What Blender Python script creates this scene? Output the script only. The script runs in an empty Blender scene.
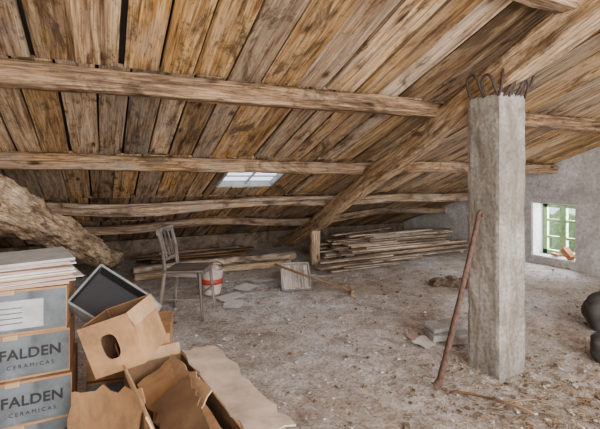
import bpy, math, random
from mathutils import Vector, Matrix, noise
random.seed(7)
R3=math.radians
H=1.4
YAW=R3(26)
Fv=Vector((math.sin(YAW),math.cos(YAW),0)); Rv=Vector((math.cos(YAW),-math.sin(YAW),0)); Zv=Vector((0,0,1))
def W(s,d,z): return Rv*s+Fv*d+Zv*z
MW=Matrix(((Rv.x,Fv.x,0,0),(Rv.y,Fv.y,0,0),(0,0,1,0),(0,0,0,1)))
def ceil_z(y): return 2.973-0.36*y

# ---------------------------------------------------------------- materials
def newmat(name):
    m=bpy.data.materials.new(name); m.use_nodes=True
    nt=m.node_tree; nt.nodes.clear()
    out=nt.nodes.new('ShaderNodeOutputMaterial'); b=nt.nodes.new('ShaderNodeBsdfPrincipled')
    nt.links.new(b.outputs[0],out.inputs[0])
    return m,nt,b
class G:
    def __init__(s,nt): s.nt=nt
    def n(s,t,**k):
        x=s.nt.nodes.new(t)
        for a,v in k.items(): setattr(x,a,v)
        return x
    def l(s,a,b): s.nt.links.new(a,b)
    def scale(s,vec,sc):
        m=s.n('ShaderNodeVectorMath',operation='MULTIPLY'); s.l(vec,m.inputs[0]); m.inputs[1].default_value=sc
        return m.outputs[0]
    def noise(s,vec,scale,detail=6,rough=.6,dist=0):
        x=s.n('ShaderNodeTexNoise'); s.l(vec,x.inputs['Vector']); x.inputs['Scale'].default_value=scale
        x.inputs['Detail'].default_value=detail; x.inputs['Roughness'].default_value=rough; x.inputs['Distortion'].default_value=dist
        return x.outputs['Fac']
    def vor(s,vec,scale,feature='F1'):
        x=s.n('ShaderNodeTexVoronoi',feature=feature); s.l(vec,x.inputs['Vector']); x.inputs['Scale'].default_value=scale
        return x
    def ramp(s,fac,stops):
        r=s.n('ShaderNodeValToRGB'); s.l(fac,r.inputs[0]); e=r.color_ramp.elements
        while len(e)<len(stops): e.new(.5)
        for i,(p,c) in enumerate(stops):
            e[i].position=p
            if not hasattr(c,'__len__'): c=(c,c,c)
            e[i].color=(c[0],c[1],c[2],1)
        return r.outputs[0]
    def mix(s,fac,a,b,mode='MIX'):
        m=s.n('ShaderNodeMix',data_type='RGBA',blend_type=mode)
        if hasattr(fac,'links'): s.l(fac,m.inputs[0])
        else: m.inputs[0].default_value=fac
        for i,x in ((6,a),(7,b)):
            if hasattr(x,'links'): s.l(x,m.inputs[i])
            else: m.inputs[i].default_value=(x[0],x[1],x[2],1)
        return m.outputs[2]
    def math(s,op,a,b=None):
        m=s.n('ShaderNodeMath',operation=op)
        for i,x in enumerate((a,b)):
            if x is None: continue
            if hasattr(x,'links'): s.l(x,m.inputs[i])
            else: m.inputs[i].default_value=x
        return m.outputs[0]
    def bump(s,h,b,strength=.5,dist=.01):
        x=s.n('ShaderNodeBump'); x.inputs['Strength'].default_value=strength; x.inputs['Distance'].default_value=dist
        s.l(h,x.inputs['Height']); s.l(x.outputs[0],b.inputs['Normal'])

def wood(name,dark,mid,light,stain=(.035,.022,.015),grey=(.33,.28,.24),stain_amt=.75,knots=True,vr=(.55,1.3),bump=.6,greyamt=.5,slo=.52,rough=.85,gs=(26,1.3,26),fine=.55):
    m,nt,b=newmat(name); g=G(nt)
    at=g.n('ShaderNodeAttribute',attribute_name='gco').outputs['Vector']
    rn=g.n('ShaderNodeAttribute',attribute_name='rnd').outputs['Fac']
    gr=g.noise(g.scale(at,gs),1,7,.62,.9)
    fi=g.noise(g.scale(at,(130,6,130)),1,4,.6,.2)
    pa=g.noise(g.scale(at,(4.2,1.5,4.2)),1,9,.75,.6)
    pb=g.noise(g.scale(at,(7,2.6,7)),1,6,.7,.2)
    sp=g.noise(g.scale(at,(34,14,34)),1,6,.75,.3)
    col=g.ramp(gr,[(.34,dark),(.47,mid),(.61,light)])
    col=g.mix(fine,col,g.ramp(fi,[(.36,(.18,.16,.14)),(.58,(1.25,1.25,1.25))]),'MULTIPLY')
    gf=g.math('MULTIPLY',g.ramp(pb,[(.42,0),(.62,1)]),g.math('MULTIPLY',g.ramp(rn,[(.1,1),(.8,.25)]),greyamt))
    col=g.mix(gf,col,grey)
    hv=g.n('ShaderNodeHueSaturation'); g.l(col,hv.inputs['Color'])
    mr=g.n('ShaderNodeMapRange'); g.l(g.math('FRACT',g.math('MULTIPLY',rn,7.31)),mr.inputs[0]); mr.inputs[3].default_value=vr[0]; mr.inputs[4].default_value=vr[1]
    g.l(mr.outputs[0],hv.inputs['Value'])
    ms=g.n('ShaderNodeMapRange'); g.l(g.math('FRACT',g.math('MULTIPLY',rn,3.77)),ms.inputs[0]); ms.inputs[3].default_value=.75; ms.inputs[4].default_value=1.12
    g.l(ms.outputs[0],hv.inputs['Saturation'])
    col=hv.outputs[0]
    col=g.mix(g.math('MULTIPLY',g.ramp(pa,[(slo,0),(slo+.08,1)]),stain_amt),col,stain)
    col=g.mix(g.math('MULTIPLY',g.ramp(sp,[(.56,0),(.66,1)]),stain_amt*.85),col,stain)
    if knots:
        v=g.vor(g.scale(at,(5.5,2.2,5.5)),1)
        kd=g.math('ADD',v.outputs['Distance'],g.math('MULTIPLY',g.math('SUBTRACT',fi,.5),.14))
        col=g.mix(g.ramp(kd,[(.05,.9),(.15,0)]),col,(dark[0]*.35,dark[1]*.28,dark[2]*.25))
    g.l(col,b.inputs['Base Color']); b.inputs['Roughness'].default_value=rough
    b.inputs['Specular IOR Level'].default_value=.15
    hh=g.math('ADD',g.math('MULTIPLY',gr,1.0),g.math('MULTIPLY',fi,.5))
    hh=g.math('SUBTRACT',hh,g.math('MULTIPLY',sp,.4))
    g.bump(hh,b,bump,.016)
    return m

M_plank=wood('plank_wood',(.12,.06,.024),(.41,.235,.10),(.64,.435,.23),stain=(.06,.034,.018),grey=(.39,.315,.245),stain_amt=.82,slo=.53,greyamt=.6,vr=(.52,1.22),bump=.9)
M_purlin=wood('purlin_wood',(.075,.04,.02),(.25,.15,.08),(.44,.295,.175),stain_amt=.7,vr=(.85,1.1),knots=True,bump=1.0,stain=(.042,.025,.015),fine=.7)
M_rafter=wood('rafter_wood',(.15,.09,.048),(.42,.285,.165),(.68,.50,.32),stain=(.08,.048,.027),grey=(.52,.42,.32),stain_amt=.7,vr=(.95,1.1),bump=1.0,fine=.7)
M_log=wood('log_wood',(.13,.08,.046),(.40,.28,.175),(.67,.52,.37),stain=(.07,.043,.027),grey=(.56,.47,.39),stain_amt=.75,vr=(.95,1.05),bump=1.0,gs=(14,1.8,14),fine=.75)
M_lath=wood('lath_wood',(.12,.08,.05),(.36,.26,.175),(.62,.48,.35),stain_amt=.5,vr=(.5,1.3),grey=(.44,.38,.33))
M_greyboard=wood('grey_board_wood',(.16,.13,.11),(.33,.29,.26),(.50,.46,.42),stain_amt=.4,vr=(.85,1.1),grey=(.45,.42,.39))
M_chair=wood('chair_wood',(.05,.038,.032),(.13,.10,.085),(.28,.235,.21),stain_amt=.3,knots=False,vr=(.9,1.1),grey=(.29,.26,.24),rough=.6,bump=.3)
M_oldb=wood('dark_board_wood',(.07,.032,.015),(.20,.105,.05),(.33,.195,.10),stain_amt=.6,vr=(.5,1.15))

def concrete(name,c1,c2,c3,stain,scale=1,bump=.6,streak=False):
    m,nt,b=newmat(name); g=G(nt)
    oc=g.n('ShaderNodeTexCoord').outputs['Object']
    a=g.noise(oc,2.2*scale,9,.68,.4); f=g.noise(oc,38*scale,6,.7); p=g.noise(g.scale(oc,(3,3,.8) if streak else (1,1,1)),3.1*scale,7,.65,.8)
    col=g.ramp(a,[(.3,c1),(.5,c2),(.68,c3)])
    col=g.mix(.65,col,g.ramp(f,[(.32,(.30,.29,.28)),(.6,(1.15,1.15,1.15))]),'MULTIPLY')
    col=g.mix(g.math('MULTIPLY',g.ramp(p,[(.46,0),(.62,1)]),.7),col,stain)
    v=g.vor(oc,60*scale).outputs['Distance']
    col=g.mix(g.ramp(v,[(.05,.7),(.16,0)]),col,(.08,.07,.06))
    if streak:
        wv=g.noise(g.scale(oc,(30,30,1.2)),1,4,.6,.1)
        col=g.mix(g.math('MULTIPLY',g.ramp(wv,[(.5,0),(.62,1)]),.4),col,(.2,.17,.14))
    g.l(col,b.inputs['Base Color']); b.inputs['Roughness'].default_value=.92; b.inputs['Specular IOR Level'].default_value=.2
    h=g.math('ADD',a,g.math('MULTIPLY',f,.35)); h=g.math('ADD',h,g.math('MULTIPLY',g.ramp(v,[(.0,0),(.15,1)]),.1))
    g.bump(h,b,bump,.02); return m
M_post=concrete('post_concrete',(.17,.155,.135),(.30,.28,.25),(.45,.42,.38),(.15,.12,.09),1,.9,True)
M_wall=concrete('wall_plaster',(.33,.315,.31),(.46,.445,.435),(.58,.565,.555),(.29,.26,.235),.7,.5)
M_white=concrete('reveal_plaster',(.5,.5,.48),(.62,.62,.6),(.72,.72,.7),(.42,.42,.39),.7,.3)
M_stone=concrete('back_stone',(.10,.07,.05),(.2,.15,.11),(.3,.23,.17),(.05,.035,.025),2.0,1)
M_slab=concrete('slab_concrete',(.3,.3,.3),(.42,.42,.42),(.52,.52,.51),(.24,.22,.2),3,.6)

def floor_mat():
    m,nt,b=newmat('dusty_floor'); g=G(nt)
    oc=g.n('ShaderNodeTexCoord').outputs['Object']
    big=g.noise(oc,.8,7,.62,.5); mid=g.noise(oc,4,10,.74,.3); fi=g.noise(oc,46,7,.78,.2); f2=g.noise(g.scale(oc,(1,2.2,1)),17,8,.75,.8)
    f3=g.noise(g.scale(oc,(2.2,1,1)),23,8,.75,1.2)
    col=g.ramp(big,[(.32,(.50,.41,.34)),(.48,(.66,.60,.57)),(.62,(.76,.73,.74))])
    col=g.mix(.7,col,g.ramp(mid,[(.36,(.38,.32,.28)),(.5,(.9,.88,.87)),(.64,(1.22,1.22,1.24))]),'MULTIPLY')
    col=g.mix(.65,col,g.ramp(fi,[(.38,(.20,.16,.13)),(.5,(.95,.95,.95)),(.62,(1.35,1.35,1.35))]),'MULTIPLY')
    col=g.mix(g.ramp(f2,[(.56,0),(.65,.8)]),col,(.19,.14,.10))
    col=g.mix(g.ramp(f3,[(.56,0),(.65,.65)]),col,(.78,.75,.73))
    g.l(col,b.inputs['Base Color']); b.inputs['Roughness'].default_value=.95; b.inputs['Specular IOR Level'].default_value=.12
    h=g.math('ADD',g.math('MULTIPLY',mid,1.2),g.math('MULTIPLY',fi,.7)); h=g.math('ADD',h,g.math('MULTIPLY',f3,.5))
    g.bump(h,b,.85,.035); return m
M_floor=floor_mat()

def plain(name,c,rough=.7,var=.35,scale=9,metal=0,bump=.15,c2=None):
    m,nt,b=newmat(name); g=G(nt)
    oc=g.n('ShaderNodeTexCoord').outputs['Object']
    f=g.noise(oc,scale,8,.68,.3)
    d=c2 or tuple(x*(1-var) for x in c)
    col=g.ramp(f,[(.35,d),(.62,c)])
    g.l(col,b.inputs['Base Color']); b.inputs['Roughness'].default_value=rough; b.inputs['Metallic'].default_value=metal
    g.bump(f,b,bump,.01); return m
M_card=plain('cardboard_brown',(.44,.25,.12),.85,.5,7)
M_cardl=plain('cardboard_pale',(.53,.345,.195),.85,.4,6)
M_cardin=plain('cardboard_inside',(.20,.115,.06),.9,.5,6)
M_cardd=plain('cardboard_dusty',(.58,.47,.38),.9,.35,9)
M_cardg=plain('cardboard_grey_print',(.20,.215,.22),.8,.45,10)
M_cardb=plain('cardboard_blue_print',(.145,.17,.19),.75,.5,10)
M_ink=plain('black_ink',(.015,.015,.018),.7,.2,20)
M_label=plain('paper_label',(.46,.49,.52),.8,.3,14)
M_paper=plain('white_paper',(.66,.63,.60),.85,.25,9)
M_pink=plain('pink_paper',(.52,.35,.30),.85,.25,9)
M_rust=plain('rusty_iron',(.13,.072,.05),.85,.65,30,.05,.5)
M_dark=plain('dark_wire',(.07,.045,.035),.8,.5,30,.3,.4)
M_green=plain('green_paint',(.27,.42,.19),.6,.3,14)
M_greenf=plain('foliage_green',(.25,.42,.12),.9,.7,2.5)
M_sack=plain('sack_cloth',(.085,.08,.078),.9,.55,7,0,.4)
M_roofd=plain('roof_underlay',(.02,.014,.01),.95,.4,5)
M_red=plain('red_plastic',(.45,.05,.03),.5,.3,9)
M_bucket=plain('bucket_plastic',(.62,.50,.46),.6,.3,9)
M_straw=plain('straw_debris',(.36,.27,.18),.95,.7,40)
M_chip=plain('plaster_chips',(.62,.58,.54),.95,.5,30)
M_glass,nt,b=newmat('window_glass')
nt.nodes.remove(b); g=G(nt); tr=g.n('ShaderNodeBsdfTransparent'); gl=g.n('ShaderNodeBsdfGlossy'); mx=g.n('ShaderNodeMixShader'); mx.inputs[0].default_value=.06
g.l(tr.outputs[0],mx.inputs[1]); g.l(gl.outputs[0],mx.inputs[2]); g.l(mx.outputs[0],[n for n in nt.nodes if n.type=='OUTPUT_MATERIAL'][0].inputs[0])

# ---------------------------------------------------------------- builder
class B:
    def __init__(s): s.v=[];s.f=[];s.g=[];s.r=[];s.m=[];s.sm=[]
    def beam(s,p0,p1,w,h,n=4,segs=1,jit=0.0,bend=0.0,up=Zv,taper=1.0,mat=0,rnd=None,power=4.0,roll=0,smooth=False,endjit=0,groove=0):
        p0=Vector(p0);p1=Vector(p1);a=(p1-p0);L=a.length;a.normalize()
        up=Vector(up)
        if abs(a.dot(up))>.98: up=Vector((0,1,0))
        sd=a.cross(up).normalized(); u2=sd.cross(a).normalized()
        if roll: 
            q=Matrix.Rotation(roll,3,a); sd=q@sd; u2=q@u2
        off=Vector((random.uniform(0,40),random.uniform(0,40),random.uniform(0,40)))
        rnd=random.random() if rnd is None else rnd
        base=len(s.v)
        pts=[]
        if n==4: pts=[(-.5,-.5),(.5,-.5),(.5,.5),(-.5,.5)]
        else:
            for k in range(n):
                t=2*math.pi*(k+.5)/n; c,q=math.cos(t),math.sin(t)
                pts.append((.5*math.copysign(abs(c)**(2/power),c),.5*math.copysign(abs(q)**(2/power),q)))
        for i in range(segs+1):
            t=i/segs; k=1+(taper-1)*t
            c=p0+a*(L*t)
            if bend and segs>1:
                env=math.sin(math.pi*t)**.5 if 0<t<1 else 0
                bx=noise.noise(off+Vector((t*L*.45,0,0)))*env; bz=noise.noise(off+Vector((0,t*L*.45,3.3)))*env
                c=c+sd*(bx*bend)+u2*(bz*bend)
            for (x,y) in pts:
                X=x*w*k;Y=y*h*k
                if jit:
                    nn=noise.noise(off+Vector((x*3,t*L*2.2,y*3)))*jit+noise.noise(off+Vector((x*8,t*L*9,y*8)))*jit*.55
                    if groove: nn-=groove*max(0,abs(noise.noise(off+Vector((x*9,t*L*.9,y*9))))*-3.2+.45)
                    X*=1+nn;Y*=1+nn
                ea=0
                if endjit and i in(0,segs): ea=random.uniform(-endjit,endjit)
                s.v.append(c+sd*X+u2*Y+a*ea)
                s.g.append(Vector((X,t*L,Y))+off)
        N=len(pts)
        for i in range(segs):
            for k in range(N):
                a0=base+i*N+k;a1=base+i*N+(k+1)%N
                s.f.append((a0,a0+N,a1+N,a1)); s.r.append(rnd);s.m.append(mat);s.sm.append(smooth)
        s.f.append(tuple(base+k for k in range(N))); s.r.append(rnd*.8);s.m.append(mat);s.sm.append(False)
        s.f.append(tuple(base+segs*N+k for k in reversed(range(N)))); s.r.append(rnd*.8);s.m.append(mat);s.sm.append(False)
    def box(s,M,c,size,mat=0,rnd=None):
        c=Vector(c);sx,sy,sz=[x/2 for x in size]; off=Vector((random.uniform(0,40),)*3); rnd=random.random() if rnd is None else rnd
        base=len(s.v)
        for x in(-sx,sx):
            for y in(-sy,sy):
                for z in(-sz,sz):
                    p=Vector((x,y,z)); s.v.append(M@(c+p)); s.g.append(p+off)
        for q in((0,1,3,2),(4,6,7,5),(0,4,5,1),(2,3,7,6),(0,2,6,4),(1,5,7,3)):
            s.f.append(tuple(base+k for k in q)); s.r.append(rnd);s.m.append(mat);s.sm.append(False)
    def poly(s,pts,mat=0,rnd=.5,smooth=False):
        base=len(s.v)
        for p in pts: s.v.append(Vector(p)); s.g.append(Vector(p))
        s.f.append(tuple(range(base,base+len(pts))));s.r.append(rnd);s.m.append(mat);s.sm.append(smooth)
    def sheet(s,M,w,h,t,n=(14,6),curl=.02,torn=.012,mat=0,seed=0):
        base=len(s.v); o=Vector((seed*2.7,seed,0)); nx,ny=n
        for lay in(0,1):
            for j in range(ny+1):
                for i in range(nx+1):
                    x=(i/nx-.5)*w;y=(j/ny-.5)*h
                    if i in(0,nx): x+=noise.noise(Vector((j*1.3,seed,i)))*torn*2
                    if j in(0,ny): y+=noise.noise(Vector((i*1.1,seed,j+7)))*torn
                    z=noise.noise(Vector((x*2.6,y*2.6,0))+o)*curl*2+noise.noise(Vector((x*9,y*9,0))+o)*curl*.4+lay*t
                    p=Vector((x,y,z)); s.v.append(M@p); s.g.append(p)
        N=(nx+1)*(ny+1)
        def ad(q): s.f.append(q);s.r.append(.5);s.m.append(mat);s.sm.append(False)
        for j in range(ny):
            for i in range(nx):
                a=base+j*(nx+1)+i
                ad((a,a+nx+1,a+nx+2,a+1)); ad((a+N,a+N+1,a+N+nx+2,a+N+nx+1))
        for i in range(nx):
            a=base+i; ad((a,a+1,a+1+N,a+N)); a=base+ny*(nx+1)+i; ad((a+1,a,a+N,a+1+N))
        for j in range(ny):
            a=base+j*(nx+1); ad((a+nx+1,a,a+N,a+N+nx+1)); a+=nx; ad((a,a+nx+1,a+N+nx+1,a+N))
    def lathe(s,M,prof,n=24,mat=0):
        base=len(s.v)
        for (r,z) in prof:
            for k in range(n):
                t=2*math.pi*k/n; p=Vector((r*math.cos(t),r*math.sin(t),z)); s.v.append(M@p); s.g.append(p)
        for i in range(len(prof)-1):
            for k in range(n):
                a0=base+i*n+k;a1=base+i*n+(k+1)%n
                s.f.append((a0,a1,a1+n,a0+n)); s.r.append(.5);s.m.append(mat);s.sm.append(True)
    def blob(s,c,rad,jit=.2,res=3,seed=0,mat=0,flat=True,zmin=None,freq=1.6):
        import bmesh
        bm=bmesh.new(); bmesh.ops.create_icosphere(bm,subdivisions=res,radius=1)
        base=len(s.v); o=Vector((seed*3.1,seed*1.7,seed))
        for v in bm.verts:
            p=v.co.copy(); k=1+noise.noise(p*freq+o)*jit*1.6+noise.noise(p*freq*3+o)*jit*.6+abs(noise.noise(p*freq*2+o*2))*jit*.6
            q=Vector((p.x*rad[0]*k,p.y*rad[1]*k,p.z*rad[2]*k))+Vector(c)
            if zmin is not None and q.z<zmin: q.z=zmin
            s.v.append(q); s.g.append(q)
        for f in bm.faces:
            s.f.append(tuple(base+v.index for v in f.verts)); s.r.append(.5);s.m.append(mat);s.sm.append(not flat)
        bm.free()
    def obj(s,name,mats,bevel=0,parent=None,org=None):
        me=bpy.data.meshes.new(name)
        o3=Vector(org) if org is not None else Vector((0,0,0))
        me.from_pydata([tuple(x-o3) for x in s.v],[],s.f)
        if not isinstance(mats,(list,tuple)): mats=[mats]
        for m in mats: me.materials.append(m)
        me.polygons.foreach_set('material_index',s.m); me.polygons.foreach_set('use_smooth',s.sm)
        a=me.attributes.new('gco','FLOAT_VECTOR','POINT'); a.data.foreach_set('vector',[c for v in s.g for c in v])
        a=me.attributes.new('rnd','FLOAT','FACE'); a.data.foreach_set('value',s.r)
        me.update()
        o=bpy.data.objects.new(name,me); bpy.context.collection.objects.link(o); o.location=o3
        if bevel:
            bv=o.modifiers.new('bevel','BEVEL'); bv.width=bevel; bv.segments=2; bv.limit_method='ANGLE'; bv.angle_limit=R3(40)
        if parent: o.parent=parent
        return o
I4=Matrix.Identity(4)
def tube(name,pts,r,mat,parent=None,res=3):
    cu=bpy.data.curves.new(name,'CURVE'); cu.dimensions='3D'; cu.bevel_depth=r; cu.bevel_resolution=res; cu.use_fill_caps=True
    sp=cu.splines.new('NURBS'); sp.points.add(len(pts)-1); sp.use_endpoint_u=True; sp.order_u=3
    for i,p in enumerate(pts): sp.points[i].co=(p[0],p[1],p[2],1)
    cu.materials.append(mat); o=bpy.data.objects.new(name,cu); bpy.context.collection.objects.link(o)
    if parent: o.parent=parent
    return o
def empty(name,loc=(0,0,0)):
    e=bpy.data.objects.new(name,None); bpy.context.collection.objects.link(e); e.location=loc; e.empty_display_size=.1; return e

XL,XR,YF,YB=-3.0,6.3,-2.2,7.3
SKX=(1.21,1.93); SKY=(4.28,4.80)
# ---------------------------------------------------------------- floor
NX,NY=360,360
fv=[];ff=[]
for j in range(NY+1):
    for i in range(NX+1):
        x=XL-.1+(XR-XL+.2)*i/NX; y=YF+(YB+.2-YF)*j/NY
        z=noise.noise(Vector((x*1.3,y*1.3,0)))*.012+noise.noise(Vector((x*6,y*6,3)))*.007+noise.noise(Vector((x*14,y*14,9)))*.006-.012
        fv.append((x,y,z))
for j in range(NY):
    for i in range(NX):
        a=j*(NX+1)+i; ff.append((a,a+1,a+NX+2,a+NX+1))
me=bpy.data.meshes.new('floor'); me.from_pydata(fv,[],ff); me.materials.append(M_floor)
me.polygons.foreach_set('use_smooth',[True]*len(ff)); fo=bpy.data.objects.new('floor',me); bpy.context.collection.objects.link(fo)

# ---------------------------------------------------------------- ceiling planks
b=B()
def plank(x0,x1,y0,y1,rnd=None):
    zo=random.uniform(0,.014); tl=random.uniform(-.025,.025)
    xm=(x0+x1)/2; xs=random.uniform(-.008,.008)
    b.beam((xm,y0,ceil_z(y0)+.014+zo),(xm+xs,y1,ceil_z(y1)+.014+zo),x1-x0,.024,4,max(1,int((y1-y0)/.2)),rnd=rnd,roll=tl,jit=.035,endjit=.006)
def rowof(y0,y1,wmin,wmax,stops=()):
    x=XL+random.uniform(-.1,0)
    while x<XR+.02:
        w=random.uniform(wmin,wmax); x1=x+w
        for st in stops:
            if x<st<x1+.09: x1=st
        gap=random.choice([.010,.013,.018,.023])
        rn=random.random()
        if stops and x>=SKX[0]-.001 and x1<=SKX[1]+.001:
            plank(x,x1-gap,y0,SKY[0],rn); plank(x,x1-gap,SKY[1],y1,rn)
        else: plank(x,x1-gap,y0,y1,rn)
        x=x1
rowof(YF,2.60,.19,.27)
rowof(2.605,3.87,.17,.25)
rowof(3.875,5.09,.16,.24,SKX)
rowof(5.095,6.16,.16,.24)
rowof(6.165,YB+.25,.16,.26)
b.obj('ceiling',M_plank)
b=B()
def roofpiece(x0,x1,y0,y1):
    t=.05;o=.05
    P=[(x,y,ceil_z(y)+o+k) for k in(0,t) for (x,y) in((x0,y0),(x1,y0),(x1,y1),(x0,y1))]
    base=len(b.v)
    for p in P: b.v.append(Vector(p)); b.g.append(Vector(p))
    for q in((0,3,2,1),(4,5,6,7),(0,1,5,4),(1,2,6,5),(2,3,7,6),(3,0,4,7)):
        b.f.append(tuple(base+k for k in q));b.r.append(.5);b.m.append(0);b.sm.append(False)
roofpiece(XL-.3,SKX[0],YF-.3,YB+.5); roofpiece(SKX[1],XR+.6,YF-.3,YB+.5); roofpiece(SKX[0],SKX[1],YF-.3,SKY[0]); roofpiece(SKX[0],SKX[1],SKY[1],YB+.5)
b.obj('roof_deck',M_roofd)
# skylight
b=B()
x0,x1=SKX;y0,y1=SKY
def c(y,o=.03): return ceil_z(y)+o
for (p,q) in(((x0,y0),(x1,y0)),((x0,y1),(x1,y1)),((x0,y0),(x0,y1)),((x1,y0),(x1,y1)),((x0,(y0+y1)/2),(x1,(y0+y1)/2)),((x0+.36,y0),(x0+.36,y1))):
    thin = .02 if p[0]==x0+.36 or p[1]==(y0+y1)/2 else .045
    b.beam((p[0],p[1],c(p[1],.06)),(q[0],q[1],c(q[1],.06)),thin,.07 if thin>.03 else .02,4,1,mat=0)
b.poly([(x0,y0,c(y0,.08)),(x1,y0,c(y0,.08)),(x1,y1,c(y1,.08)),(x0,y1,c(y1,.08))],mat=1)
b.obj('window_2',[plain('skylight_zinc',(.35,.36,.37),.5,.3,8),M_glass])

# ---------------------------------------------------------------- walls
WY=(3.56,4.24); WZ=(.10,.97); TH=.38
def gable(name,X,mat,hole=None,out=1):
    b=B()
    def seg(ya,yb,z0a,z0b,z1a,z1b,xa,xb):
        base=len(b.v)
        P=[(x,y,z) for x in(xa,xb) for (y,z) in((ya,z0a),(yb,z0b),(yb,z1b),(ya,z1a))]
        for p in P: b.v.append(Vector(p)); b.g.append(Vector(p))
        for q in((0,1,2,3),(7,6,5,4),(0,4,5,1),(1,5,6,2),(2,6,7,3),(3,7,4,0)):
            b.f.append(tuple(base+k for k in q));b.r.append(.5);b.m.append(0);b.sm.append(False)
    xa,xb=(X,X+TH*out)
    k=.045
    if hole:
        (ha,hb),(za,zb)=hole
        seg(YF,ha,-.05,-.05,ceil_z(YF)+k,ceil_z(ha)+k,xa,xb)
        seg(hb,YB+.2,-.05,-.05,ceil_z(hb)+k,ceil_z(YB+.2)+k,xa,xb)
        seg(ha,hb,-.05,-.05,za,za,xa,xb); seg(ha,hb,zb,zb,ceil_z(ha)+k,ceil_z(hb)+k,xa,xb)
    else: seg(YF,YB+.2,-.05,-.05,ceil_z(YF)+k,ceil_z(YB+.2)+k,xa,xb)
    return b.obj(name,mat)
gable('wall_right',XR,M_wall,(WY,WZ))
gable('wall_left',XL,M_wall,None,-1)
b=B(); b.box(I4,((XL+XR)/2,YB+.2,.1),(XR-XL,.3,.42)); b.obj('wall_back',M_stone)
b=B(); b.box(I4,(-1.9,YF-.1,1.85),(2.2,.2,3.8)); b.box(I4,(5.2,YF-.1,1.85),(2.2,.2,3.8)); b.box(I4,(1.65,YF-.1,3.3),(4.9,.2,.85)); b.obj('wall_front',M_wall)
b=B()
XG=XR+.30
b.box(I4,((XR+XG)/2+.01,WY[1]-.006,(WZ[0]+WZ[1])/2),(.28,.012,WZ[1]-WZ[0]))
b.box(I4,((XR+XG)/2+.01,WY[0]+.006,(WZ[0]+WZ[1])/2),(.28,.012,WZ[1]-WZ[0]))
b.box(I4,((XR+XG)/2+.01,(WY[0]+WY[1])/2,WZ[1]-.006),(.28,WY[1]-WY[0]-.03,.012))
b.box(I4,((XR+XG)/2+.01,(WY[0]+WY[1])/2,WZ[0]+.008),(.30,WY[1]-WY[0]-.03,.016))
b.obj('trim_1',M_white)
b=B()
ya,yb=WY[0]+.015,WY[1]-.015; za,zb=WZ[0]+.02,WZ[1]-.015; ym=(ya+yb)/2
def bar(yc,zc,wy,wz,t=.045): b.box(I4,(XG,yc,zc),(t,wy,wz))
bar(ya+.035,(za+zb)/2,.07,zb-za);bar(yb-.035,(za+zb)/2,.07,zb-za);bar(ym,za+.035,yb-ya,.07);bar(ym,zb-.035,yb-ya,.07)
bar(ym,(za+zb)/2,.10,zb-za,.06)
for t in(1/3,2/3):
    bar(ym,za+(zb-za)*t,yb-ya-.06,.04,.035)
b.box(I4,(XG-.04,ym+.03,.55),(.03,.02,.09)); 
b.box(I4,(XG+.005,ym,(za+zb)/2),(.004,yb-ya-.04,zb-za-.04),mat=1)
b.obj('window_1',[M_green,M_glass])
b=B()
for i in range(9):
    b.blob((10+random.uniform(-.5,2.5),2.5+i*.9,-.9+random.uniform(-.3,.35)),(1.0,.9,1.1),.35,4,i,flat=True,freq=2.5)
b.obj('hedge',M_greenf)
b=B(); b.poly([(7,-6,-2.4),(40,-6,-2.4),(40,30,-2.4),(7,30,-2.4)]); b.obj('ground_outside',plain('meadow_grass',(.3,.42,.14),.95,.4,1.5))

# ---------------------------------------------------------------- purlins
def pz(y): return 2.903-.36*y
spec=[(1.38,.12,.12,0),(2.60,.13,.14,.03),(3.87,.125,.135,.08),(5.09,.14,.13,.18),(6.16,.13,.12,.16)]
for (y,w,h,bd) in spec:
    b=B()
    b.beam((XL,y,pz(y)-.004),(XR+.05,y,pz(y)-.004),w,h,28,200,.16,bd,power=7,smooth=True,rnd=random.random(),groove=.25)
    b.obj('roof_purlin',M_purlin)
b=B()
b.beam((-.4,4.90,pz(4.93)-.03),(3.0,4.97,pz(5.0)-.01),.06,.05,8,24,.2,.1,power=4,smooth=True)
b.obj('roof_batten',M_purlin)
# ---------------------------------------------------------------- main rafter on post
def rx(y): return 2.56+.107*(y-2)
def rz(y): return 2.065-.390*(y-2)
b=B()
b.beam((rx(.1),.1,rz(.1)-.02),(rx(6.75),6.75,rz(6.75)-.03),.19,.20,36,220,.17,.07,power=6,smooth=True,rnd=.5,groove=.3)
b.obj('main_rafter',M_rafter)
b=B(); b.beam((2.99,5.58,-.03),(2.98,5.58,.56),.14,.14,12,12,.12,.02,power=7,smooth=True,rnd=.4); b.obj('wooden_prop',M_rafter)
b=B()
b.beam((-1.00,.9,1.83),(.13,6.35,.21),.30,.30,56,240,.28,.12,power=2.6,taper=.80,smooth=True,rnd=.5,groove=.45)
b.obj('log_rafter',M_log)
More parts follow.
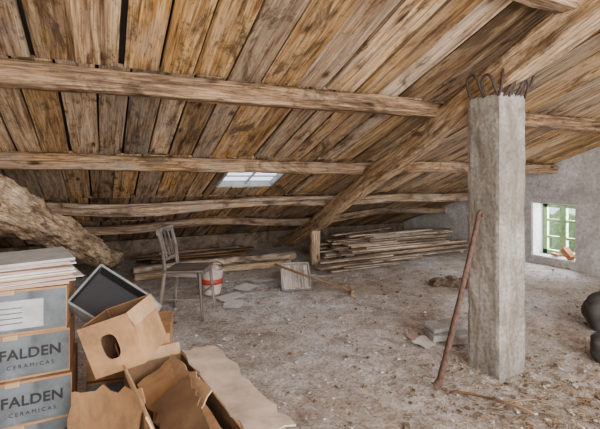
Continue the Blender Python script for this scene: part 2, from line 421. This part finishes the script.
# ---------------------------------------------------------------- concrete post
import bmesh
me=bpy.data.meshes.new('concrete_post'); bm=bmesh.new()
PS=.275; px0,py0=2.42,1.856
bmesh.ops.create_cube(bm,size=1)
bmesh.ops.scale(bm,vec=(PS,PS,1.99),verts=bm.verts)
bmesh.ops.subdivide_edges(bm,edges=[e for e in bm.edges if abs((e.verts[0].co-e.verts[1].co).z)>.5],cuts=60)
bmesh.ops.subdivide_edges(bm,edges=[e for e in bm.edges if abs((e.verts[0].co-e.verts[1].co).z)<.01],cuts=8,use_grid_fill=True)
for v in bm.verts:
    p=v.co; n1=noise.noise(Vector((p.x*7,p.y*7,p.z*3)))*.006+noise.noise(Vector((p.x*25,p.y*25,p.z*14)))*.004
    edge=(abs(abs(p.x)-PS/2)<1e-4)+(abs(abs(p.y)-PS/2)<1e-4)
    if edge==2: n1-= .006+.012*max(0,noise.noise(Vector((p.x*9,p.y*9,p.z*9))))
    d=Vector((p.x,p.y,0)); 
    if d.length>1e-4: v.co+=d.normalized()*n1
    if p.z>.98: v.co.z+=noise.noise(Vector((p.x*20,p.y*20,0)))*.02
bm.to_mesh(me); bm.free(); me.materials.append(M_post)
po=bpy.data.objects.new('concrete_post',me); bpy.context.collection.objects.link(po); po.location=(px0+PS/2,py0+PS/2,.972)
e=empty('rebar_loops',(px0+.1,py0+.1,1.96))
def loop(nm,pts,r=.010): 
    o=tube(nm,[Vector(p)-Vector(e.location) for p in pts],r,M_dark,e)
T=1.95
k=0
for (xa,xb,hh,lean,out) in [(.01,.09,.18,-.03,.05),(.07,.16,.14,.03,.07),(.13,.22,.22,-.02,.06),(.19,.27,.18,.05,.05)]:
    k+=1; y=py0+.015
    loop('loop_%d'%k,[(px0+xa,y,T),(px0+xa-.01,y-out*.7,T+hh*.35),(px0+xa+lean,y-out,T+hh*.8),(px0+(xa+xb)/2+lean,y-out,T+hh*1.12),(px0+xb+lean,y-out,T+hh*.85),(px0+xb+.01,y-out*.6,T+hh*.35),(px0+xb,y,T)])
for (ya_,yb_,hh,out) in [(.02,.12,.15,.05),(.13,.24,.17,.06)]:
    k+=1; x=px0+.015
    loop('loop_%d'%k,[(x,py0+ya_,T),(x-out*.7,py0+ya_,T+hh*.35),(x-out,py0+ya_+.01,T+hh*.8),(x-out,py0+(ya_+yb_)/2,T+hh*1.1),(x-out,py0+yb_,T+hh*.85),(x-out*.6,py0+yb_,T+hh*.35),(x,py0+yb_,T)])
loop('tie_wire',[(px0+.22,py0+.01,T),(px0+.21,py0-.05,T+.14),(px0+.15,py0-.06,T+.27),(px0+.2,py0-.06,T+.33),(px0+.28,py0-.05,T+.24)],.008)
loop('tie_wire_b',[(px0+.04,py0+.0,T),(px0+.07,py0-.06,T+.10),(px0+.15,py0-.08,T+.13),(px0+.24,py0-.05,T+.08),(px0+.26,py0,T)],.008)
loop('tie_wire_c',[(px0+.10,py0+.0,T),(px0+.06,py0-.07,T+.17),(px0+.12,py0-.08,T+.24),(px0+.19,py0-.07,T+.15),(px0+.14,py0-.05,T+.06)],.008)
# ---------------------------------------------------------------- rusty pole leaning on the post
e=empty('iron_crowbar',W(.90,2.64,0))
A=W(.905,2.62,.03); Bp=W(1.215,2.72,1.14)
dv=(Bp-A).normalized()
loc=Vector(e.location)
b=B(); b.beam(A-loc,Bp-loc,.042,.042,10,20,.12,.02,power=2,taper=.75,smooth=True); b.obj('bar',M_rust,parent=e)
tube('hooked_tip',[Bp-loc-dv*.02,Bp-loc+dv*.015,Bp-loc+dv*.02+Rv*.02,Bp-loc+Rv*.03-Zv*.02],.013,M_rust,e)
tube('foot',[A-loc+dv*.03,A-loc,A-loc-Rv*.025-Zv*.012],.026,M_rust,e)

# ---------------------------------------------------------------- chair
def chair():
    b=B()
    o=W(-1.125,4.06,0)
    f=(Rv*.985+Fv*-.04).normalized(); r=(Fv*1.0+Rv*.08).normalized()
    def L(x,y,z): return o+f*x+r*y+Zv*z
    for (x,y,tx,ty) in((.16,-.17,.205,-.20),(.16,.17,.205,.20)):
        b.beam(L(x,y,.46),L(tx,ty,0),.036,.036,8,4,power=2.4,taper=.62,smooth=True)
    for y,ty in((-.165,-.20),(.165,.20)):
        pts=[L(-.235,ty,0),L(-.18,y,.46),L(-.205,y,.68),L(-.25,y*.97,.865)]
        for i in range(3): b.beam(pts[i],pts[i+1],.036,.032,8,3,power=3,smooth=True)
    b.beam(L(-.19,0,.465),L(.20,0,.475),.38,.030,12,6,power=8,up=Zv,smooth=False)
    b.beam(L(-.175,-.155,.44),L(.17,-.155,.44),.018,.05); b.beam(L(-.175,.155,.44),L(.17,.155,.44),.018,.05)
    b.beam(L(.165,-.15,.44),L(.165,.15,.44),.018,.05); b.beam(L(-.175,-.15,.44),L(-.175,.15,.44),.018,.05)
    q=[L(-.248,-.185,.85),L(-.262,-.06,.855),L(-.262,.06,.855),L(-.248,.185,.85)]
    for i in range(3): b.beam(q[i],q[i+1],.022,.06,8,3,power=6)
    b.beam(L(-.19,-.16,.575),L(-.19,.16,.575),.016,.03)
    for y in(-.08,0,.08): b.beam(L(-.19,y,.57),L(-.255,y,.83),.026,.010,4,3)
    b.beam(L(-.205,-.185,.2),L(.185,-.185,.2),.016,.016,8,2,power=2); b.beam(L(-.205,.185,.2),L(.185,.185,.2),.016,.016,8,2,power=2)
    b.beam(L(.185,-.185,.25),L(.185,.185,.25),.016,.016,8,2,power=2)
    b.beam(L(-.20,-.18,.25),L(-.20,.18,.25),.016,.016,8,2,power=2)
    return b.obj('wooden_chair',M_chair,org=o)
chair()
o=W(-1.05,4.76,0)
b=B(); Mt=Matrix.Translation(o)
b.lathe(Mt,[(.0,.005),(.10,.005),(.105,.02),(.135,.28),(.145,.29),(.145,.30),(.13,.295),(.1,.03),(0,.025)],28,0)
b.lathe(Mt,[(.121,.13),(.124,.13),(.132,.19),(.127,.19)],28,1)
b.blob(o+Vector((0,0,.27)),(.10,.10,.05),.4,3,4,mat=0,flat=False)
b.obj('plastic_bucket',[M_bucket,M_red],org=o)
tube('bucket_handle',[Vector((-.14,0,.29)),Vector((-.12,-.06,.37)),Vector((0,-.1,.40)),Vector((.12,-.06,.37)),Vector((.14,0,.29))],.005,M_dark,bpy.data.objects['plastic_bucket'])

# ---------------------------------------------------------------- floor boards / logs behind chair
def longpiece(name,p0,p1,w,h,mat,n=20,jit=.2,bend=.1,power=3):
    b=B(); b.beam(p0,p1,w,h,n,80,jit,bend,power=power,smooth=True,groove=.3); return b.obj(name,mat)
longpiece('fallen_timber',(.35,5.97,.075),(2.85,6.05,.075),.14,.13,M_log,bend=.04)
longpiece('fallen_timber',(.35,5.74,.055),(2.6,5.70,.055),.12,.09,M_rafter,bend=.04,power=5)
b=B()
for i in range(16):
    y=random.uniform(6.35,6.98); x=random.uniform(.45,1.3); z=.02+i*.009
    b.beam((x,y,z),(x+random.uniform(.8,1.5),y+random.uniform(-.1,.1),z+random.uniform(-.01,.02)),random.uniform(.08,.2),.022,4,2,roll=random.uniform(-.15,.15))
b.obj('scrap_board_pile',M_oldb)
b=B()
for lay in range(10):
    z=.05+lay*.034
    dep=.95-lay*.035
    y=5.36+lay*.02
    while y<5.36+dep:
        w=random.uniform(.07,.15)
        xa=3.4+random.uniform(-.3,.45)+lay*.03; xb=6.15-random.uniform(0,.5)
        if random.random()<.25: xb=xa+random.uniform(1.0,1.9)
        zz=z+random.uniform(-.006,.006)
        b.beam((xa,y+random.uniform(-.05,.05),zz),(xb,y+random.uniform(-.05,.05),zz+random.uniform(-.004,.004)),w,random.uniform(.018,.03),4,4,bend=.01,roll=random.uniform(-.05,.05))
        y+=w+random.uniform(.0,.05)
for x in(3.7,4.9,5.9):
    b.beam((x,5.30,.02),(x,6.2,.02),.07,.05)
for i in range(14):
    x=random.uniform(3.35,4.4); y=random.uniform(5.25,5.7); z=.41+random.uniform(-.02,.04)
    b.beam((x,y,z),(x+random.uniform(.8,1.6),y+random.uniform(-.25,.25),z+random.uniform(-.03,.03)),random.uniform(.06,.13),.02,4,2,roll=random.uniform(-.2,.2))
b.obj('lath_stack',M_lath)
b=B()
for i in range(12):
    x=random.uniform(2.6,3.4); y=random.uniform(4.95,5.22)
    b.beam((x,y,.02+i*.010),(x+random.uniform(.7,1.4),y+random.uniform(-.1,.1),.03+i*.010),random.uniform(.06,.12),.018)
b.obj('loose_laths',M_lath)
# tilted wooden tray propped on a block, with a mallet lying over it
b=B(); o=W(-.07,5.02,0)
Mc=Matrix.Translation(o)@MW.to_3x3().to_4x4()@Matrix.Rotation(R3(10),4,'Z')
Mb=Mc@Matrix.Translation((0,-.17,.015))@Matrix.Rotation(R3(52),4,'X')
b.box(Mb,(0,.17,0),(.36,.34,.016))
b.box(Mb,(-.175,.17,.025),(.016,.34,.045)); b.box(Mb,(.175,.17,.025),(.016,.34,.045)); b.box(Mb,(0,.335,.025),(.36,.016,.045)); b.box(Mb,(0,.005,.025),(.36,.016,.045))
b.box(Mc,(.0,.10,.10),(.28,.12,.20))
b.obj('wooden_tray',M_greyboard)
b=B()
P0=W(-.30,4.72,.36); P1=W(.60,4.70,.05)
b.beam(P0,P1,.03,.03,10,10,.06,.02,power=2,smooth=True)
b.beam(P1+W(-.015,0.10,-.01),P1+W(.02,-.10,-.01),.06,.07,8,6,.15,power=3,smooth=True,mat=1)
b.obj('wooden_mallet',[M_oldb,M_rafter])
def paper(name,s_,d_,w,h,rot,mat,z=.008,curl=.02):
    b=B(); o=W(s_,d_,z)
    b.sheet(Matrix.Translation(o)@Matrix.Rotation(rot,4,'Z')@Matrix.Translation((0,0,.012)),w,h,.001,(8,8),curl*.5,.02,0,s_*3+d_)
    return b.obj(name,mat,org=o)
paper('paper_sheet',-.80,4.58,.30,.21,.3,M_paper); paper('paper_sheet',-.72,4.33,.26,.2,1.1,M_paper); paper('paper_sheet',-.68,4.98,.28,.22,.7,M_paper)
paper('paper_sheet',1.05,3.35,.21,.16,.4,M_paper); paper('paper_sheet',.98,3.45,.14,.1,1.2,M_pink)
paper('paper_sheet',.18,5.5,.22,.2,.2,M_paper); paper('paper_sheet',-.5,5.3,.3,.16,.2,M_paper)
b=B(); Ms=Matrix.Translation(W(1.27,3.45,.02))@Matrix.Rotation(R3(-20),4,'Z')@Matrix.Rotation(R3(6),4,'X')
b.box(Ms,(0,0,.03),(.34,.20,.05)); b.box(Ms@Matrix.Rotation(R3(12),4,'Z'),(-.02,.03,.085),(.30,.16,.035)); b.box(Ms,(.05,-.13,.02),(.2,.06,.03))
b.obj('concrete_slab',M_slab,.006)
b=B()
for i in range(26):
    s_=1.95+random.gauss(0,.16); d_=5.15+random.gauss(0,.12); r=random.uniform(.03,.07)
    b.blob(W(s_,d_,r*.6),(r*1.3,r,r*.7),.35,2,i)
b.obj('rubble_pile',M_stone)
b=B()
for i,(x,y,r,hh) in enumerate([(6.12,4.45,.035,.18),(6.14,4.33,.04,.10),(6.05,4.55,.03,.15)]):
    b.lathe(Matrix.Translation((x,y,0)),[(0,0),(r,.0),(r,hh*.62),(r*.4,hh*.8),(r*.35,hh),(0,hh)],16,0)
b.obj('old_bottles',plain('bottle_glass_dark',(.25,.10,.05),.3,.4,6))
b=B(); z=WZ[0]+.03; b.beam((6.40,3.66,z+.01),(6.44,3.80,z+.13),.10,.08,4,1); b.beam((6.41,3.86,z+.02),(6.46,4.0,z+.02),.06,.04,4,1)
b.obj('clay_brick',plain('terracotta',(.50,.18,.08),.85,.4,12))
# sacks on right
def sack(c_,r_,seed):
    b=B(); b.blob(c_,r_,.13,4,seed,flat=False,zmin=.0,freq=1.5)
    b.blob(Vector(c_)+Vector((-.02,.02,r_[2]*.95)),(r_[0]*.28,r_[1]*.28,r_[2]*.35),.3,3,seed+1,flat=False,freq=2.5)   # tied neck
    b.obj('cloth_sack',M_sack)
sack(W(2.88,3.68,.13),(.24,.24,.19),2)
sack(W(2.40,2.99,.10),(.19,.2,.14),9)
# debris scatter
b=B()
def stick(s_,d_,L=.08):
    a=random.uniform(0,6.28); p=W(s_,d_,random.uniform(.002,.006)); q=p+Vector((math.cos(a)*L,math.sin(a)*L,random.uniform(0,.010)))
    b.beam(p,q,random.uniform(.0015,.004),.003,4,1,mat=0)
for i in range(1900):
    d_=random.uniform(1.9,6.2); s_=random.uniform(-.6,.85)*d_*.85
    stick(s_,d_,random.uniform(.02,.07))
for i in range(1900):
    s_=random.gauss(1.7,.5); d_=random.gauss(2.45,.42); stick(s_,d_,random.uniform(.02,.10))
for i in range(1500):
    d_=random.uniform(1.9,6.5); s_=random.uniform(-.65,.85)*d_*.85; r=abs(random.gauss(0,.005))+.003
    Mx=Matrix.Translation(W(s_,d_,.003))@Matrix.Rotation(random.uniform(0,3),4,'Z')@Matrix.Rotation(random.uniform(-.4,.4),4,'X')
    b.box(Mx,(0,0,0),(r*2,r*1.3,r*.9),mat=random.choice([1,1,2,3]))
for i in range(500):
    s_=random.gauss(1.8,.5); d_=random.gauss(2.4,.35); r=abs(random.gauss(0,.007))+.004
    Mx=Matrix.Translation(W(s_,d_,.004))@Matrix.Rotation(random.uniform(0,3),4,'Z')@Matrix.Rotation(random.uniform(-.4,.4),4,'X')
    b.box(Mx,(0,0,0),(r*2,r*1.3,r*.8),mat=random.choice([1,2,2,3]))
b.obj('floor_debris',[M_straw,M_chip,M_stone,M_oldb])
b=B(); b.beam(W(.95,2.55,.02),W(1.35,2.30,.03),.014,.014,8,12,.3,.05,power=2,smooth=True); b.beam(W(1.2,2.4,.02),W(1.45,2.45,.03),.010,.010,6,6,.3,.03,power=2,smooth=True)
b.obj('dry_branch',M_oldb)

# ---------------------------------------------------------------- cartons
def text(body,parent,M,size,mat=M_ink,bold=.0,space=1.0):
    cu=bpy.data.curves.new('lettering','FONT'); cu.body=body; cu.size=size; cu.extrude=.0006; cu.offset=bold; cu.align_x='CENTER'; cu.align_y='CENTER'; cu.space_character=space
    cu.materials.append(mat); o=bpy.data.objects.new('lettering',cu); bpy.context.collection.objects.link(o)
    o.parent=parent; o.matrix_local=M; return o
RX=Matrix.Rotation(R3(90),4,'X')
def tilebox(loc,size,rot,front=1,label=False,words=True,mats=None,tx=.03):
    sx,sy,sz=size
    b=B()
    mats=mats or [M_card,M_cardb,M_label,M_cardl]
    b.box(I4,(0,0,sz/2),(sx,sy,sz-.004),0)
    if front is not None: b.box(I4,(0,-sy/2-.0008,sz*.5),(sx-.006,.0015,sz*.88),front)
    b.box(I4,(0,0,sz-.0015),(.05,sy+.004,.0015),3)
    b.box(I4,(0,-sy/2-.0025,sz*.94),(.05,.001,sz*.10),3)
    if label: 
        b.box(I4,(-.0,-sy/2-.0028,sz*.45),(sx*.60,.001,sz*.62),2)
        for k in range(4): b.box(I4,(-.03+.01*k,-sy/2-.004,sz*(.27+.11*k)),(sx*(.40-.05*k),.0008,.005),1)
    o=b.obj('cardboard_box',mats,.004)
    o.matrix_world=Matrix.Translation(loc)@rot
    if words:
        text('FALDEN',o,Matrix.Translation((tx,-sy/2-.003,sz*.56))@RX,sz*.31,bold=.0014,space=1.05)
        text('CERAMICAS',o,Matrix.Translation((tx,-sy/2-.003,sz*.29))@RX,sz*.12,space=1.5)
    return o
Rz=lambda a:Matrix.Rotation(R3(a),4,'Z')
lay=.187
yc=1.97+.17
for k in range(5):
    tilebox((-.345+random.uniform(-.02,.02),yc+random.uniform(-.015,.015),.002+k*lay),(.42,.34,lay),Rz(random.uniform(-3.5,3.5)),label=(k==4),words=(k<4),tx=.07)
for k in range(5):
    tilebox((-.81+random.uniform(-.008,.008),yc+.05,.002+k*lay),(.42,.34,lay),Rz(random.uniform(-1,1)),words=True)
for k in range(3):
    tilebox((.115+.012*k,2.32-.01*k,.002+k*.205),(.38,.34,.2),Rz(-3-4*k),words=True,front=(1 if k!=2 else None))
b=B()
z=.942
for i in range(11):
    t=random.uniform(.006,.013); 
    Mx=Matrix.Translation((-.36+random.uniform(-.02,.02),2.10+random.uniform(-.02,.02),z+t/2))@Rz(8+random.uniform(-6,6))
    b.box(Mx,(0,0,0),(.46,.33,t-.002),mat=random.choice([0,1,1,2,3])); z+=t
b.obj('brochure_stack',[M_paper,M_pink,M_cardl,M_label])

def panel_hole(b,M,w,h,t,hw,hh,mat):
    ang=sorted([2*math.pi*k/40 for k in range(40)]+[math.atan2(h,w),math.pi-math.atan2(h,w),math.pi+math.atan2(h,w),2*math.pi-math.atan2(h,w)])
    outer=[];inner=[]
    for a in ang:
        c_,s_=math.cos(a),math.sin(a)
        k=min((w/2)/abs(c_) if abs(c_)>1e-6 else 9,(h/2)/abs(s_) if abs(s_)>1e-6 else 9)
        outer.append((c_*k,s_*k))
        p=2.8; inner.append((hw*math.copysign(abs(c_)**(2/p),c_),hh*math.copysign(abs(s_)**(2/p),s_)))
    n=len(ang); base=len(b.v)
    for y in(-t/2,t/2):
        for ring in(outer,inner):
            for (x,z_) in ring:
                p=Vector((x,y,z_)); b.v.append(M@p); b.g.append(p)
    def add(q): b.f.append(q);b.r.append(.5);b.m.append(mat);b.sm.append(False)
    for k in range(n):
        k2=(k+1)%n; O0,I0,O1,I1=base,base+n,base+2*n,base+3*n
        add((O0+k,O0+k2,I0+k2,I0+k)); add((O1+k,I1+k,I1+k2,O1+k2)); add((I0+k,I0+k2,I1+k2,I1+k)); add((O0+k,O1+k,O1+k2,O0+k2))
def open_carton(loc,rot,size,flaps,hole=False,mats=None,t=.006,extra=False):
    sx,sy,sz=size; b=B(); mats=mats or [M_card,M_cardin,M_cardl]
    if hole: panel_hole(b,Matrix.Translation((0,-sy/2,sz/2)),sx,sz,t,sx*.17,sz*.24,0)
    else: b.box(I4,(0,-sy/2,sz/2),(sx,t,sz),0)
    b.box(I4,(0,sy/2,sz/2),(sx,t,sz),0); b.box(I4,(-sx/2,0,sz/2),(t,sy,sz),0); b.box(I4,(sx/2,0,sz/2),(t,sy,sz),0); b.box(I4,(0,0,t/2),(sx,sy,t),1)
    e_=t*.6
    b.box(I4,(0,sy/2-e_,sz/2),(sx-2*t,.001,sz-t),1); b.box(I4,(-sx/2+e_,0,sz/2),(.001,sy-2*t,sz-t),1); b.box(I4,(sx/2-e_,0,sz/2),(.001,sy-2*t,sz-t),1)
    for sd,(L,an) in flaps.items():
        a=R3(an); F=Matrix.Translation((0,0,L/2))@RX
        if sd=='y-': M=Matrix.Translation((0,-sy/2,sz))@Matrix.Rotation(a,4,'X'); b.sheet(M@F,sx-.01,L,t,(14,5),.009,.02,2,1)
        if sd=='y+': M=Matrix.Translation((0,sy/2,sz))@Matrix.Rotation(-a,4,'X'); b.sheet(M@F,sx-.01,L,t,(16,5),.010,.025,len(mats)-1,2)
        if sd=='x-': M=Matrix.Translation((-sx/2,0,sz))@Matrix.Rotation(-a,4,'Y'); b.box(M,(0,0,L/2),(t,sy-.01,L),2)
        if sd=='x+': M=Matrix.Translation((sx/2,0,sz))@Matrix.Rotation(a,4,'Y'); b.box(M,(0,0,L/2),(t,sy-.01,L),2)
    if extra:
        M=Matrix.Translation((.02,.0,sz-.05))@Matrix.Rotation(R3(25),4,'X')@Matrix.Rotation(R3(4),4,'Y'); b.sheet(M,sx*.84,.18,t,(14,5),.012,.02,0,3)
        M=Matrix.Translation((-.08,.03,sz-.01))@Matrix.Rotation(R3(48),4,'X')@Rz(5); b.sheet(M,sx*.62,.15,t,(12,5),.012,.02,2,4)
        M=Matrix.Translation((.14,-.03,sz+.0))@Matrix.Rotation(R3(35),4,'X')@Rz(-7); b.sheet(M,sx*.45,.16,t,(12,5),.012,.02,1,5)
    o=b.obj('cardboard_box',mats); o.matrix_world=Matrix.Translation(loc)@rot; return o
MWr=MW.copy()
open_carton(W(-.49,1.60,.0),MWr@Rz(-57),(.78,.26,.52),{'y+':(.18,97),'y-':(.19,20),'x+':(.14,75),'x-':(.05,20)},mats=[M_card,M_cardin,M_cardl,M_cardd],extra=True)
open_carton(W(-.665,1.60,.675),MWr@Rz(-6)@Matrix.Rotation(R3(-20),4,'Y')@Matrix.Rotation(R3(4),4,'X'),(.205,.20,.20),{'x+':(.06,165)},hole=True)
open_carton(W(-.90,1.90,.78),MWr@Rz(8)@Matrix.Rotation(R3(35),4,'Y')@Matrix.Rotation(R3(48),4,'X'),(.30,.21,.09),{'x+':(.05,110)},mats=[M_cardg,M_ink,M_cardg],t=.009)
# flattened torn cardboard leaning against the carton
b=B()
b.sheet(W(-.70,1.50,.30).to_4d() and Matrix.Translation(W(-.74,1.47,.30))@MWr@Rz(-20)@Matrix.Rotation(R3(74),4,'X')@Rz(12),.34,.56,.006,(10,12),.02,.03,0,8)
b.sheet(Matrix.Translation(W(-.02,1.72,.22))@MWr@Rz(-52)@Matrix.Rotation(R3(-58),4,'X')@Rz(5),.62,.46,.006,(14,10),.02,.04,1,9)
b.obj('flattened_cardboard',[M_card,M_cardl])

# ---------------------------------------------------------------- lights
w=bpy.data.worlds.new('world'); bpy.context.scene.world=w; w.use_nodes=True
bg=w.node_tree.nodes['Background']; bg.inputs[0].default_value=(.82,.90,1,1); bg.inputs[1].default_value=2.4
def area(name,loc,tgt,size,energy,col):
    l=bpy.data.lights.new(name,'AREA'); l.shape='RECTANGLE'; l.size=size[0]; l.size_y=size[1]; l.energy=energy; l.color=col
    o=bpy.data.objects.new(name,l); bpy.context.collection.objects.link(o); o.location=loc
    o.rotation_euler=(Vector(tgt)-Vector(loc)).to_track_quat('-Z','Y').to_euler(); return o
def point(name,loc,energy,col,r=.3):
    l=bpy.data.lights.new(name,'POINT'); l.energy=energy; l.color=col; l.shadow_soft_size=r
    o=bpy.data.objects.new(name,l); bpy.context.collection.objects.link(o); o.location=loc
area('rear_fill',(1.6,-2.0,1.8),(2.4,4.5,.2),(3.4,2.4),390,(1,.95,.90))  # unseen area fill added behind the camera to brighten the attic
point('fill_point',(-.9,-.6,1.1),88,(1,.84,.66),.25)  # warm point fill added out of view on the left, no lamp there
point('fill_point',(4.4,.2,1.4),88,(1,.92,.83),.25)  # second added point fill, out of view on the right
area('window_daylight',(XR+.42,(WY[0]+WY[1])/2,.6),(3.0,3.4,.3),(.6,.8),90,(.90,.95,1))

# ---------------------------------------------------------------- camera
cd=bpy.data.cameras.new('camera'); cd.lens=24; cd.sensor_width=36; cd.shift_y=-.0642; cd.clip_start=.02
co=bpy.data.objects.new('camera',cd); bpy.context.collection.objects.link(co); co.location=(0,0,H); co.rotation_euler=(R3(90),0,-YAW)
bpy.context.scene.camera=co
